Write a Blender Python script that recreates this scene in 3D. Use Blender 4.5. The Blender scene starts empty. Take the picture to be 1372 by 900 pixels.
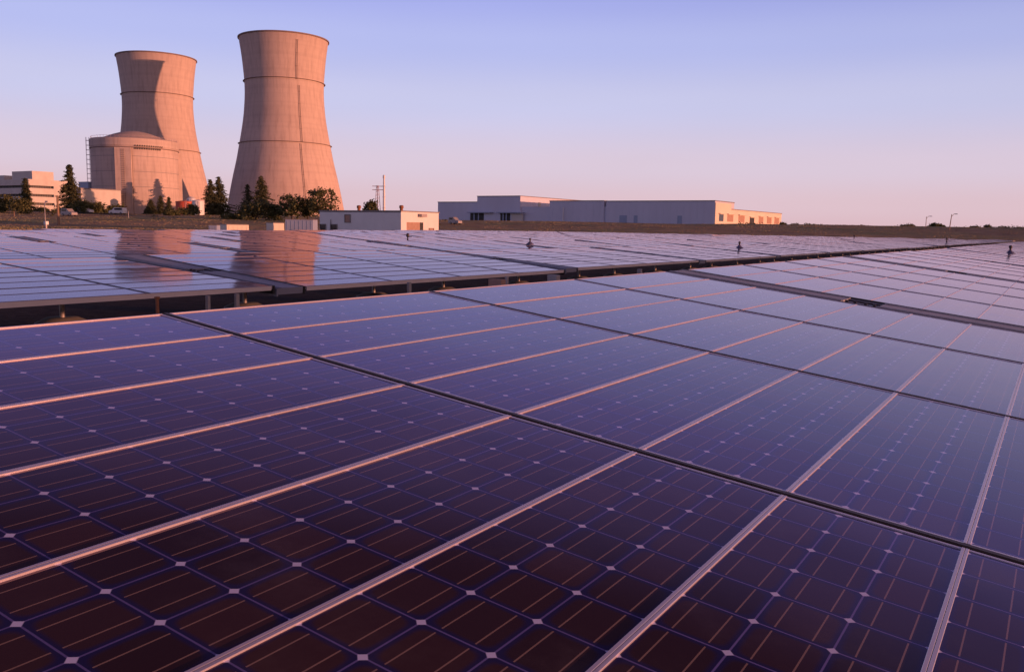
import bpy, bmesh, math, random
from mathutils import Vector, Matrix, noise
PI = math.pi
R = math.radians
S = bpy.context.scene
C = S.collection

# ------------------------------------------------------------------ camera
EYE = 0.95
YAW, PITCH, ROLL = -0.5616, -0.12258, -0.01647
FPX = 1163.0
fwd = Vector((math.sin(YAW)*math.cos(PITCH), math.cos(YAW)*math.cos(PITCH), math.sin(PITCH)))
r0 = Vector((math.cos(YAW), -math.sin(YAW), 0))
d0 = fwd.cross(r0)
right = r0*math.cos(ROLL) + d0*math.sin(ROLL)
down = -r0*math.sin(ROLL) + d0*math.cos(ROLL)
cam = bpy.data.cameras.new('camera')
camo = bpy.data.objects.new('camera', cam)
C.objects.link(camo)
camo.matrix_world = Matrix(((right.x, -down.x, -fwd.x, 0), (right.y, -down.y, -fwd.y, 0), (right.z, -down.z, -fwd.z, EYE), (0, 0, 0, 1)))
cam.sensor_width = 36
cam.lens = FPX/1372*36
cam.clip_start = 0.05
cam.clip_end = 12000
S.camera = camo

# ------------------------------------------------------------------ light
SUN_AZ, SUN_EL = 76.3, 1.5            # clockwise from +Y, degrees
sdir = Vector((math.sin(R(SUN_AZ))*math.cos(R(SUN_EL)), math.cos(R(SUN_AZ))*math.cos(R(SUN_EL)), math.sin(R(SUN_EL))))
sun = bpy.data.lights.new('sun', 'SUN')
sun.energy = 5.0
sun.color = (1.0, 0.395, 0.225)
sun.angle = R(0.5)
suno = bpy.data.objects.new('sun', sun)
C.objects.link(suno)
suno.rotation_euler = sdir.to_track_quat('Z', 'Y').to_euler()

W = bpy.data.worlds.new('World')
S.world = W
W.use_nodes = True
nt = W.node_tree
nt.nodes.clear()
def wn(t, **k):
    n = nt.nodes.new(t)
    for a, b in k.items():
        setattr(n, a, b)
    return n
sky = wn('ShaderNodeTexSky', sky_type='NISHITA', sun_disc=False)
sky.sun_elevation = R(SUN_EL)
sky.sun_rotation = R(SUN_AZ)
sky.air_density = 1.0
sky.dust_density = 0.6
sky.ozone_density = 2.5
bgN = wn('ShaderNodeBackground')
nt.links.new(sky.outputs[0], bgN.inputs[0])
bgN.inputs[1].default_value = 0.12
tc = wn('ShaderNodeTexCoord')
sep = wn('ShaderNodeSeparateXYZ')
nt.links.new(tc.outputs['Generated'], sep.inputs[0])
ramp = wn('ShaderNodeValToRGB')
cr = ramp.color_ramp
stops = [(0.0, (0.80, 0.54, 0.60)), (0.03, (0.82, 0.60, 0.68)), (0.07, (0.80, 0.66, 0.80)), (0.14, (0.66, 0.66, 0.94)), (0.20, (0.53, 0.57, 0.97)),
         (0.25, (0.43, 0.47, 0.94)), (0.30, (0.36, 0.34, 0.84)), (0.38, (0.24, 0.20, 0.52)), (0.50, (0.065, 0.042, 0.11)), (1.0, (0.022, 0.016, 0.05))]
while len(cr.elements) > 1:
    cr.elements.remove(cr.elements[-1])
cr.elements[0].position = stops[0][0]
cr.elements[0].color = (*stops[0][1], 1)
for p, c in stops[1:]:
    e = cr.elements.new(p)
    e.color = (*c, 1)
cr.interpolation = 'EASE'
nt.links.new(sep.outputs[2], ramp.inputs[0])
# warmth towards the sun
dot = wn('ShaderNodeVectorMath', operation='DOT_PRODUCT')
nt.links.new(tc.outputs['Generated'], dot.inputs[0])
dot.inputs[1].default_value = sdir
mr = wn('ShaderNodeMapRange')
mr.inputs['From Min'].default_value = 0.30
mr.inputs['From Max'].default_value = 1.0
nt.links.new(dot.outputs['Value'], mr.inputs[0])
mx = wn('ShaderNodeMix', data_type='RGBA')
mx.inputs[7].default_value = (1.0, 0.52, 0.40, 1)
mulw = wn('ShaderNodeMath', operation='MULTIPLY')
mulw.inputs[1].default_value = 0.75
nt.links.new(mr.outputs[0], mulw.inputs[0])
nt.links.new(mulw.outputs[0], mx.inputs[0])
nt.links.new(ramp.outputs[0], mx.inputs[6])
# faint high veil so the gradient is not perfectly even
mp = wn('ShaderNodeMapping')
mp.inputs['Scale'].default_value = (1.2, 1.2, 9)
nt.links.new(tc.outputs['Generated'], mp.inputs[0])
nz = wn('ShaderNodeTexNoise')
nz.inputs['Scale'].default_value = 2.2
nz.inputs['Detail'].default_value = 5
nt.links.new(mp.outputs[0], nz.inputs[0])
mr2 = wn('ShaderNodeMapRange')
mr2.inputs['From Min'].default_value = 0.35
mr2.inputs['From Max'].default_value = 0.75
mr2.inputs['To Min'].default_value = 0.99
mr2.inputs['To Max'].default_value = 1.02
nt.links.new(nz.outputs[0], mr2.inputs[0])
bgG = wn('ShaderNodeBackground')
nt.links.new(mx.outputs[2], bgG.inputs[0])
# the sky is deepest about a right angle from the sun
pol = wn('ShaderNodeMapRange')
pol.inputs['From Min'].default_value = -0.30
pol.inputs['From Max'].default_value = 0.35
pol.inputs['To Min'].default_value = 0.0
pol.inputs['To Max'].default_value = 1.0
nt.links.new(dot.outputs['Value'], pol.inputs[0])
pm_ = wn('ShaderNodeMath', operation='MULTIPLY')
nt.links.new(mr2.outputs[0], pm_.inputs[0])
hz = wn('ShaderNodeMapRange')
hz.inputs['From Min'].default_value = 0.02
hz.inputs['From Max'].default_value = 0.24
hz.inputs['To Max'].default_value = -0.12
nt.links.new(sep.outputs[2], hz.inputs[0])
pz = wn('ShaderNodeMath', operation='MULTIPLY_ADD')
nt.links.new(pol.outputs[0], pz.inputs[0])
nt.links.new(hz.outputs[0], pz.inputs[1])
pz.inputs[2].default_value = 1.0
nt.links.new(pz.outputs[0], pm_.inputs[1])
nt.links.new(pm_.outputs[0], bgG.inputs[1])
ms = wn('ShaderNodeMixShader')
ms.inputs[0].default_value = 0.12
nt.links.new(bgG.outputs[0], ms.inputs[1])
nt.links.new(bgN.outputs[0], ms.inputs[2])
out = wn('ShaderNodeOutputWorld')
nt.links.new(ms.outputs[0], out.inputs[0])

S.view_settings.view_transform = 'Standard'
S.view_settings.look = 'None'
S.view_settings.exposure = 0.0
S.view_settings.gamma = 1.0
S.view_settings.use_curve_mapping = False
S.render.engine = 'CYCLES'
S.cycles.max_bounces = 5

# ------------------------------------------------------------------ materials
def mat(name, col, rough=0.8, metal=0.0, var=0.0, scale=3.0, bump=0.0, spec=0.5, col2=None, stretch=(1, 1, 1), coord='Object', bscale=None):
    m = bpy.data.materials.new(name)
    m.use_nodes = True
    t = m.node_tree
    b = t.nodes['Principled BSDF']
    b.inputs['Base Color'].default_value = (*col, 1)
    b.inputs['Roughness'].default_value = rough
    b.inputs['Metallic'].default_value = metal
    b.inputs['Specular IOR Level'].default_value = spec
    if var or col2 or bump:
        tcn = t.nodes.new('ShaderNodeTexCoord')
        mpn = t.nodes.new('ShaderNodeMapping')
        mpn.inputs['Scale'].default_value = stretch
        t.links.new(tcn.outputs[coord], mpn.inputs[0])
        n = t.nodes.new('ShaderNodeTexNoise')
        n.inputs['Scale'].default_value = scale
        n.inputs['Detail'].default_value = 6
        n.inputs['Roughness'].default_value = 0.6
        t.links.new(mpn.outputs[0], n.inputs[0])
        if col2 is None:
            col2 = tuple(c*(1-var) for c in col)
        r = t.nodes.new('ShaderNodeValToRGB')
        r.color_ramp.elements[0].position = 0.32
        r.color_ramp.elements[1].position = 0.68
        r.color_ramp.elements[0].color = (*col2, 1)
        r.color_ramp.elements[1].color = (*col, 1)
        t.links.new(n.outputs[0], r.inputs[0])
        t.links.new(r.outputs[0], b.inputs['Base Color'])
        if bump:
            bn = t.nodes.new('ShaderNodeBump')
            bn.inputs['Strength'].default_value = bump
            t.links.new(n.outputs[0], bn.inputs['Height'])
            t.links.new(bn.outputs[0], b.inputs['Normal'])
    return m

def glass_mat():
    """one laminate: 3 x 12 round-cornered cells, white backing diamonds, two busbars a cell; UV = cells"""
    m = bpy.data.materials.new('solar_laminate')
    m.use_nodes = True
    t = m.node_tree
    L = t.links
    b = t.nodes['Principled BSDF']
    def N(ty, op=None):
        n = t.nodes.new(ty)
        if op:
            n.operation = op
        return n
    def val(x, n, i):
        if isinstance(x, (int, float)):
            n.inputs[i].default_value = x
        else:
            L.new(x, n.inputs[i])
    def Mth(op, a, bb=0.0, c=None):
        n = N('ShaderNodeMath', op)
        val(a, n, 0)
        val(bb, n, 1)
        if c is not None:
            val(c, n, 2)
        return n.outputs[0]
    uv = N('ShaderNodeUVMap')
    uv.uv_map = 'cells'
    sp = N('ShaderNodeSeparateXYZ')
    L.new(uv.outputs[0], sp.inputs[0])
    u, v = sp.outputs[0], sp.outputs[1]
    fu = Mth('FRACT', u)
    fv = Mth('FRACT', v)
    au = Mth('ABSOLUTE', Mth('SUBTRACT', fu, 0.5))
    av = Mth('ABSOLUTE', Mth('SUBTRACT', fv, 0.5))
    su = Mth('ADD', au, av)
    mxx = Mth('MAXIMUM', au, av)
    def step(x, a, bb):
        n = N('ShaderNodeMapRange')
        n.interpolation_type = 'SMOOTHSTEP'
        val(x, n, 0)
        n.inputs['From Min'].default_value = a
        n.inputs['From Max'].default_value = bb
        return n.outputs[0]
    p6 = Mth('POWER', Mth('ADD', Mth('POWER', au, 6.0), Mth('POWER', av, 6.0)), 1/6)
    halo = step(p6, 0.385, 0.478)                # blue edge of each round-cornered cell's coating
    gap = step(mxx, 0.483, 0.491)                # gap between cells
    dia = step(su, 0.912, 0.934)                 # backing seen at cropped corners
    
    def near(x, c, w):
        return Mth('LESS_THAN', Mth('ABSOLUTE', Mth('SUBTRACT', x, c)), w)
    bus = Mth('MAXIMUM', near(fu, 0.26, 0.011), near(fu, 0.74, 0.011))
    bus = Mth('MULTIPLY', bus, Mth('LESS_THAN', av, 0.44))
    nz = N('ShaderNodeTexNoise')
    nz.inputs['Scale'].default_value = 0.9
    nz.inputs['Detail'].default_value = 3
    geo = N('ShaderNodeNewGeometry')
    L.new(geo.outputs['Position'], nz.inputs[0])
    # each cell its own shade
    wn_ = N('ShaderNodeTexWhiteNoise')
    wn_.noise_dimensions = '3D'
    cb = N('ShaderNodeCombineXYZ')
    L.new(Mth('FLOOR', u), cb.inputs[0])
    L.new(Mth('FLOOR', v), cb.inputs[1])
    oi = N('ShaderNodeObjectInfo')
    L.new(oi.outputs['Random'], cb.inputs[2])
    L.new(cb.outputs[0], wn_.inputs[0])
    cellv = Mth('MULTIPLY_ADD', wn_.outputs[0], 0.6, 0.60)
    def mixc(f, a, bb):
        n = N('ShaderNodeMix')
        n.data_type = 'RGBA'
        val(f, n, 0)
        for x, i in ((a, 6), (bb, 7)):
            if isinstance(x, tuple):
                n.inputs[i].default_value = (*x, 1)
            else:
                L.new(x, n.inputs[i])
        return n.outputs[2]
    base = mixc(nz.outputs[0], (0.052, 0.021, 0.012), (0.026, 0.011, 0.010))
    vm = N('ShaderNodeVectorMath', 'SCALE')
    L.new(base, vm.inputs[0])
    L.new(cellv, vm.inputs['Scale'])
    col = mixc(halo, vm.outputs[0], (0.013, 0.011, 0.070))
    col = mixc(Mth('MULTIPLY', bus, 0.75), col, (0.30, 0.20, 0.16))
    col = mixc(Mth('MULTIPLY', gap, Mth('MULTIPLY_ADD', nz.outputs[0], 1.1, 0.25)), col, (0.15, 0.125, 0.36))
    # only the true cells carry marks: outside 0..3, 0..12 is plain navy backing
    ins = Mth('MULTIPLY', Mth('MULTIPLY', Mth('GREATER_THAN', u, -0.02), Mth('LESS_THAN', u, 3.02)),
              Mth('MULTIPLY', Mth('GREATER_THAN', v, -0.04), Mth('LESS_THAN', v, 12.04)))
    col = mixc(dia, col, (0.56, 0.56, 0.86))
    col = mixc(ins, (0.018, 0.016, 0.07), col)
    # dust film
    nd = N('ShaderNodeTexNoise')
    nd.inputs['Scale'].default_value = 5.0
    nd.inputs['Detail'].default_value = 8
    nd.inputs['Roughness'].default_value = 0.7
    L.new(geo.outputs['Position'], nd.inputs[0])
    dust = step(nd.outputs[0], 0.45, 0.85)
    col = mixc(Mth('MULTIPLY', dust, 0.10), col, (0.30, 0.24, 0.22))
    # dried droplets and a few bird marks
    vo = N('ShaderNodeTexVoronoi')
    vo.inputs['Scale'].default_value = 7.0
    L.new(geo.outputs['Position'], vo.inputs['Vector'])
    spot = Mth('MULTIPLY', Mth('LESS_THAN', vo.outputs['Distance'], 0.045), Mth('GREATER_THAN', nd.outputs[0], 0.54))
    col = mixc(Mth('MULTIPLY', spot, 0.45), col, (0.45, 0.40, 0.38))
    t.nodes.remove(b)
    df = N('ShaderNodeBsdfDiffuse')
    L.new(col, df.inputs[0])
    gl = N('ShaderNodeBsdfGlossy')
    gl.inputs['Color'].default_value = (0.81, 0.715, 0.85, 1)
    L.new(Mth('MULTIPLY_ADD', dust, 0.14, 0.062), gl.inputs['Roughness'])
    fr = N('ShaderNodeFresnel')
    fr.inputs['IOR'].default_value = 1.48
    mxs = N('ShaderNodeMixShader')
    L.new(fr.outputs[0], mxs.inputs[0])
    L.new(df.outputs[0], mxs.inputs[1])
    L.new(gl.outputs[0], mxs.inputs[2])
    L.new(mxs.outputs[0], t.nodes['Material Output'].inputs[0])
    # slow ripple of the glass
    nb = N('ShaderNodeTexNoise')
    nb.inputs['Scale'].default_value = 1.6
    nb.inputs['Detail'].default_value = 1
    L.new(geo.outputs['Position'], nb.inputs[0])
    bp = N('ShaderNodeBump')
    bp.inputs['Strength'].default_value = 0.02
    bp.inputs['Distance'].default_value = 0.1
    L.new(nb.outputs[0], bp.inputs['Height'])
    L.new(bp.outputs[0], gl.inputs['Normal'])
    return m

def concrete_mat(name, c1, c2, c3, H, rings=()):
    """cast concrete: lift lines, vertical streaks, broad stains (object space, z = height)"""
    m = bpy.data.materials.new(name)
    m.use_nodes = True
    t = m.node_tree
    L = t.links
    b = t.nodes['Principled BSDF']
    b.inputs['Roughness'].default_value = 0.9
    b.inputs['Specular IOR Level'].default_value = 0.2
    tcn = t.nodes.new('ShaderNodeTexCoord')
    sp = t.nodes.new('ShaderNodeSeparateXYZ')
    L.new(tcn.outputs['Object'], sp.inputs[0])
    at = t.nodes.new('ShaderNodeMath')
    at.operation = 'ARCTAN2'
    L.new(sp.outputs[1], at.inputs[0])
    L.new(sp.outputs[0], at.inputs[1])
    cb = t.nodes.new('ShaderNodeCombineXYZ')
    L.new(at.outputs[0], cb.inputs[0])
    mz = t.nodes.new('ShaderNodeMath')
    mz.operation = 'MULTIPLY'
    mz.inputs[1].default_value = 0.005
    L.new(sp.outputs[2], mz.inputs[0])
    L.new(mz.outputs[0], cb.inputs[1])
    n1 = t.nodes.new('ShaderNodeTexNoise')      # vertical streaks
    n1.inputs['Scale'].default_value = 13
    n1.inputs['Detail'].default_value = 7
    n1.inputs['Roughness'].default_value = 0.65
    L.new(cb.outputs[0], n1.inputs[0])
    n2 = t.nodes.new('ShaderNodeTexNoise')      # broad stains
    n2.inputs['Scale'].default_value = 0.045
    n2.inputs['Detail'].default_value = 4
    L.new(tcn.outputs['Object'], n2.inputs[0])
    wv = t.nodes.new('ShaderNodeTexNoise')      # lifts: bands of height only
    wv.noise_dimensions = '1D'
    mw = t.nodes.new('ShaderNodeMath')
    mw.operation = 'MULTIPLY'
    mw.inputs[1].default_value = 0.7
    L.new(sp.outputs[2], mw.inputs[0])
    L.new(mw.outputs[0], wv.inputs['W'])
    wv.inputs['Scale'].default_value = 0.55
    wv.inputs['Detail'].default_value = 2
    def ramp_(src, a, bb):
        r = t.nodes.new('ShaderNodeMapRange')
        r.inputs['From Min'].default_value = a
        r.inputs['From Max'].default_value = bb
        L.new(src, r.inputs[0])
        return r.outputs[0]
    def mixc(f, a, bb, k=1.0):
        n = t.nodes.new('ShaderNodeMix')
        n.data_type = 'RGBA'
        mm = t.nodes.new('ShaderNodeMath')
        mm.operation = 'MULTIPLY'
        mm.inputs[1].default_value = k
        L.new(f, mm.inputs[0])
        L.new(mm.outputs[0], n.inputs[0])
        for x, i in ((a, 6), (bb, 7)):
            if isinstance(x, tuple):
                n.inputs[i].default_value = (*x, 1)
            else:
                L.new(x, n.inputs[i])
        return n.outputs[2]
    col = mixc(ramp_(n2.outputs[0], 0.35, 0.65), c1, c2)
    col = mixc(ramp_(n1.outputs[0], 0.47, 0.70), col, c3, 0.62)
    col = mixc(ramp_(wv.outputs[0], 0.45, 0.70), col, c3, 0.16)
    L.new(col, b.inputs['Base Color'])
    bp = t.nodes.new('ShaderNodeBump')
    bp.inputs['Strength'].default_value = 0.12
    bp.inputs['Distance'].default_value = 0.4
    L.new(n1.outputs[0], bp.inputs['Height'])
    L.new(bp.outputs[0], b.inputs['Normal'])
    return m

M = {
 'laminate': glass_mat(),
 'alu': mat('anodised_aluminium', (0.70, 0.62, 0.68), 0.34, 0.55, var=0.15, scale=9, stretch=(1, 0.15, 1)),
 'alu_shaded': mat('shaded_aluminium', (0.34, 0.30, 0.37), 0.5, 0.3, var=0.2, scale=4),  # same frame metal, shade between the rows put into a duller colour
 'channel': mat('pale_edge_channel', (0.80, 0.70, 0.66), 0.6, 0.0, var=0.15, scale=3),
 'rail': mat('dark_bronze_rail', (0.055, 0.040, 0.045), 0.5, 0.3, var=0.4, scale=6),
 'gasket': mat('black_gasket', (0.012, 0.010, 0.012), 0.7),
 'beam': mat('grey_painted_steel', (0.29, 0.30, 0.37), 0.55, 0.1, var=0.25, scale=2.5, stretch=(3, 1, 1)),
 'galv': mat('galvanised_post', (0.42, 0.38, 0.38), 0.5, 0.3, var=0.25, scale=8),
 'rust': mat('rusty_steel', (0.34, 0.13, 0.06), 0.8, var=0.4, scale=12),
 'footing': mat('footing_concrete', (0.28, 0.26, 0.26), 0.9, var=0.3, scale=7, bump=0.2),
 'tower': concrete_mat('tower_concrete', (0.57, 0.445, 0.385), (0.52, 0.405, 0.35), (0.35, 0.265, 0.235), 130),
 'tower_dark': mat('walkway_steel', (0.24, 0.17, 0.15), 0.8),
 'ladder': mat('ladder_steel', (0.26, 0.19, 0.17), 0.8),
 'contain': concrete_mat('containment_concrete', (0.57, 0.45, 0.40), (0.49, 0.39, 0.345), (0.32, 0.25, 0.225), 50),
 'white': mat('white_sheet_metal', (0.74, 0.72, 0.70), 0.5, var=0.08, scale=0.6),
 'offwhite': mat('cream_concrete_panel', (0.60, 0.55, 0.50), 0.8, var=0.15, scale=0.3),
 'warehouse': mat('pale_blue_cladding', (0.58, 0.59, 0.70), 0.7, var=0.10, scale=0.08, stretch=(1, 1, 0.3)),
 'warehouse_lit': mat('sunlit_cladding', (0.74, 0.64, 0.52), 0.7, var=0.1, scale=0.1),  # lit copy of the cladding, warm sunlight put into the colour
 'dark': mat('dark_opening', (0.02, 0.018, 0.02), 0.6),
 'window': mat('window_glass', (0.02, 0.02, 0.03), 0.08),
 'brown': mat('brown_shutter', (0.45, 0.27, 0.20), 0.7, var=0.2, scale=2),
 'roof': mat('grey_roof_sheet', (0.25, 0.22, 0.22), 0.7, var=0.2, scale=1),
 'red': mat('red_tank_paint', (0.55, 0.10, 0.05), 0.6, var=0.2, scale=0.5),
 'blue': mat('blue_grey_paint', (0.32, 0.38, 0.52), 0.6, var=0.15, scale=1),
 'conifer': mat('conifer_needles', (0.10, 0.10, 0.05), 0.8, col2=(0.05, 0.055, 0.028), scale=0.9, spec=0.2),
 'leaf': mat('broad_leaves', (0.12, 0.12, 0.05), 0.7, col2=(0.06, 0.065, 0.028), scale=0.7, spec=0.2),
 'bark': mat('bark', (0.10, 0.065, 0.045), 0.95, var=0.4, scale=2),
 'wood': mat('weathered_pole', (0.30, 0.19, 0.13), 0.9, var=0.3, scale=1, stretch=(4, 4, .3)),
 'tyre': mat('tyre_rubber', (0.02, 0.02, 0.02), 0.9),
 'pyl': mat('pylon_steel', (0.40, 0.30, 0.34), 0.6),
 'sensor': mat('sensor_shade', (0.10, 0.10, 0.20), 0.5, var=0.2, scale=9),
 'sensor_dark': mat('sensor_body', (0.03, 0.02, 0.03), 0.6),
 'asphalt': mat('road_asphalt', (0.085, 0.08, 0.085), 0.9, var=0.3, scale=0.2),
 'grassblade': mat('dry_grass_blades', (0.36, 0.25, 0.16), 0.9, col2=(0.19, 0.20, 0.10), scale=0.05, spec=0.1),
}

# ------------------------------------------------------------------ helpers
class MB:
    def __init__(s):
        s.v = []; s.f = []; s.uv = {}
    def box(s, x0, x1, y0, y1, z0, z1, mtx=None):
        b = len(s.v)
        p = [(x0, y0, z0), (x1, y0, z0), (x1, y1, z0), (x0, y1, z0), (x0, y0, z1), (x1, y0, z1), (x1, y1, z1), (x0, y1, z1)]
        if mtx is not None:
            p = [tuple(mtx @ Vector(q)) for q in p]
        s.v += p
        s.f += [tuple(b+i for i in q) for q in ((3, 2, 1, 0), (4, 5, 6, 7), (0, 1, 5, 4), (1, 2, 6, 5), (2, 3, 7, 6), (3, 0, 4, 7))]
        return s
    def lathe(s, prof, n=24, mtx=None, cap=True, open_bottom=False):
        b = len(s.v)
        for (r, z) in prof:
            for i in range(n):
                a = 2*PI*i/n
                q = Vector((r*math.cos(a), r*math.sin(a), z))
                s.v.append(tuple(mtx @ q if mtx is not None else q))
        for k in range(len(prof)-1):
            for i in range(n):
                j = (i+1) % n
                s.f.append((b+k*n+i, b+k*n+j, b+(k+1)*n+j, b+(k+1)*n+i))
        if cap:
            s.f.append(tuple(b+i for i in reversed(range(n))))
            s.f.append(tuple(b+(len(prof)-1)*n+i for i in range(n)))
        return s
    def tube(s, pts, rad, n=6):
        pts = [Vector(p) for p in pts]
        rads = rad if isinstance(rad, (list, tuple)) else [rad]*len(pts)
        b = len(s.v)
        for k, p in enumerate(pts):
            d = (pts[min(k+1, len(pts)-1)] - pts[max(k-1, 0)]).normalized()
            a = d.orthogonal().normalized()
            c = d.cross(a)
            for i in range(n):
                t = 2*PI*i/n
                s.v.append(tuple(p + (a*math.cos(t) + c*math.sin(t))*rads[k]))
        for k in range(len(pts)-1):
            for i in range(n):
                j = (i+1) % n
                s.f.append((b+k*n+i, b+k*n+j, b+(k+1)*n+j, b+(k+1)*n+i))
        s.f.append(tuple(b+i for i in reversed(range(n))))
        s.f.append(tuple(b+(len(pts)-1)*n+i for i in range(n)))
        return s
    def poly(s, pts, mtx=None):
        b = len(s.v)
        s.v += [tuple(mtx @ Vector(q)) if mtx is not None else tuple(q) for q in pts]
        s.f.append(tuple(range(b, b+len(pts))))
        return s
    def mesh(s, name, m, smooth=False, bevel=0.0):
        me = bpy.data.meshes.new(name)
        me.from_pydata(s.v, [], s.f)
        me.materials.append(m)
        if s.uv:
            l = me.uv_layers.new(name='cells')
            for pi_, pl in enumerate(me.polygons):
                q = s.uv.get(pi_)
                for k, li in enumerate(pl.loop_indices):
                    l.data[li].uv = q[k] if q else (-1, -1)
        if bevel:
            bm = bmesh.new()
            bm.from_mesh(me)
            bmesh.ops.bevel(bm, geom=[e for e in bm.edges], offset=bevel, segments=2, affect='EDGES', profile=0.6)
            bm.to_mesh(me)
            bm.free()
        if smooth:
            for pl in me.polygons:
                pl.use_smooth = True
            try:
                me.set_sharp_from_angle(angle=R(35))
            except Exception:
                pass
        me.update()
        return me
    def build(s, name, m, parent=None, **k):
        o = bpy.data.objects.new(name, s.mesh(name, m, **k))
        C.objects.link(o)
        o.parent = parent
        return o

def link(name, me, parent=None, loc=(0, 0, 0), rot=(0, 0, 0)):
    o = bpy.data.objects.new(name, me)
    C.objects.link(o)
    o.parent = parent
    o.location = loc
    o.rotation_euler = rot
    return o
def tag(o, label=None, cat=None, group=None, kind=None):
    if label: o['label'] = label
    if cat: o['category'] = cat
    if group: o['group'] = group
    if kind: o['kind'] = kind
    return o
def thing(name, label, cat, loc=(0, 0, 0), rz=0.0, group=None):
    o = bpy.data.objects.new(name, None)
    C.objects.link(o)
    o.location = loc
    o.rotation_euler = (0, 0, rz)
    o.empty_display_size = 0.3
    return tag(o, label, cat, group)

def sstep(x, a, b):
    t = min(1, max(0, (x-a)/(b-a)))
    return t*t*(3-2*t)
def ground_h(x, y):
    d = math.hypot(x, y)
    az = math.degrees(math.atan2(x, y))
    vis = sstep(az, -110, -85)*(1-sstep(az, 12, 40))
    h = (3.9*sstep(d, 165, 330) + 1.5*sstep(d, 330, 700))*vis
    if d > 150:
        h += 0.5*sstep(d, 160, 240)*noise.noise(Vector((x*0.02, y*0.02, 0))) + 0.25*sstep(d, 160, 220)*noise.noise(Vector((x*0.07, y*0.07, 3)))
    return h
FW = Vector((math.sin(YAW), math.cos(YAW), 0))
RT = Vector((math.cos(YAW), -math.sin(YAW), 0))
def at(px, D, lift=None):
    """ground position at bearing of column px (row of the horizon), depth D metres ahead"""
    p = FW*D + RT*((px-686)/FPX*D)
    z = ground_h(p.x, p.y) if lift is None else lift
    return Vector((p.x, p.y, z))
def zpx(px, py, D):
    """world height of image point at column px and row py at depth D"""
    u, v = (px-686)/FPX, (py-450)/FPX
    d = right*u + down*v + fwd
    k = D/(d.dot(FW))
    return EYE + d.z*k

# ------------------------------------------------------------------ ground
def make_ground():
    radii = [0]
    r = 2.0
    while r < 9000:
        radii.append(r)
        r *= 1.035 if r > 20 else 1.3
    radii.append(9000)
    n = 200
    v = [(0, 0, 0)]
    f = []
    for q in radii[1:]:
        for i in range(n):
            a = 2*PI*i/n
            x, y = q*math.cos(a), q*math.sin(a)
            v.append((x, y, ground_h(x, y)))
    for i in range(n):
        f.append((0, 1+i, 1+(i+1) % n))
    for k in range(len(radii)-2):
        for i in range(n):
            j = (i+1) % n
            f.append((1+k*n+i, 1+(k+1)*n+i, 1+(k+1)*n+j, 1+k*n+j))
    me = bpy.data.meshes.new('ground')
    me.from_pydata(v, [], f)
    m = bpy.data.materials.new('ground_soil_and_grass')
    m.use_nodes = True
    t = m.node_tree
    L = t.links
    b = t.nodes['Principled BSDF']
    b.inputs['Roughness'].default_value = 1.0
    b.inputs['Specular IOR Level'].default_value = 0.1
    g = t.nodes.new('ShaderNodeNewGeometry')
    def noise_(sc, det=6, st=(1, 1, 1)):
        mp_ = t.nodes.new('ShaderNodeMapping')
        mp_.inputs['Scale'].default_value = st
        L.new(g.outputs['Position'], mp_.inputs[0])
        n_ = t.nodes.new('ShaderNodeTexNoise')
        n_.inputs['Scale'].default_value = sc
        n_.inputs['Detail'].default_value = det
        n_.inputs['Roughness'].default_value = 0.65
        L.new(mp_.outputs[0], n_.inputs[0])
        return n_.outputs[0]
    def mr_(s, a, c):
        q = t.nodes.new('ShaderNodeMapRange')
        q.inputs['From Min'].default_value = a
        q.inputs['From Max'].default_value = c
        L.new(s, q.inputs[0])
        return q.outputs[0]
    def mix(fac, a, c):
        q = t.nodes.new('ShaderNodeMix')
        q.data_type = 'RGBA'
        L.new(fac, q.inputs[0])
        for x, i in ((a, 6), (c, 7)):
            if isinstance(x, tuple):
                q.inputs[i].default_value = (*x, 1)
            else:
                L.new(x, q.inputs[i])
        return q.outputs[2]
    grass = mix(mr_(noise_(0.022), 0.4, 0.6), (0.44, 0.30, 0.19), (0.22, 0.25, 0.13))
    grass = mix(mr_(noise_(0.25, 8), 0.42, 0.7), grass, (0.22, 0.15, 0.10))
    soil = mix(mr_(noise_(6.0, 8), 0.4, 0.65), (0.060, 0.045, 0.045), (0.030, 0.022, 0.026))
    ln = t.nodes.new('ShaderNodeVectorMath')
    ln.operation = 'LENGTH'
    L.new(g.outputs['Position'], ln.inputs[0])
    # yard under the tables: box x -62..8, y -20..160
    sp = t.nodes.new('ShaderNodeSeparateXYZ')
    L.new(g.outputs['Position'], sp.inputs[0])
    skw = t.nodes.new('ShaderNodeMath')
    skw.operation = 'MULTIPLY_ADD'
    L.new(sp.outputs[1], skw.inputs[0])
    skw.inputs[1].default_value = 0.47
    L.new(sp.outputs[0], skw.inputs[2])
    m1 = mr_(skw.outputs[0], -36, -34)
    m2 = mr_(sp.outputs[1], 160, 154)
    mm = t.nodes.new('ShaderNodeMath')
    mm.operation = 'MULTIPLY'
    L.new(m1, mm.inputs[0])
    L.new(m2, mm.inputs[1])
    L.new(mix(mm.outputs[0], grass, soil), b.inputs['Base Color'])
    bp = t.nodes.new('ShaderNodeBump')
    bp.inputs['Strength'].default_value = 0.6
    bp.inputs['Distance'].default_value = 0.08
    L.new(noise_(12.0, 8), bp.inputs['Height'])
    L.new(bp.outputs[0], b.inputs['Normal'])
    me.materials.append(m)
    for pl in me.polygons:
        pl.use_smooth = True
    o = bpy.data.objects.new('ground', me)
    C.objects.link(o)
    tag(o, kind='structure')
make_ground()

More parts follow.
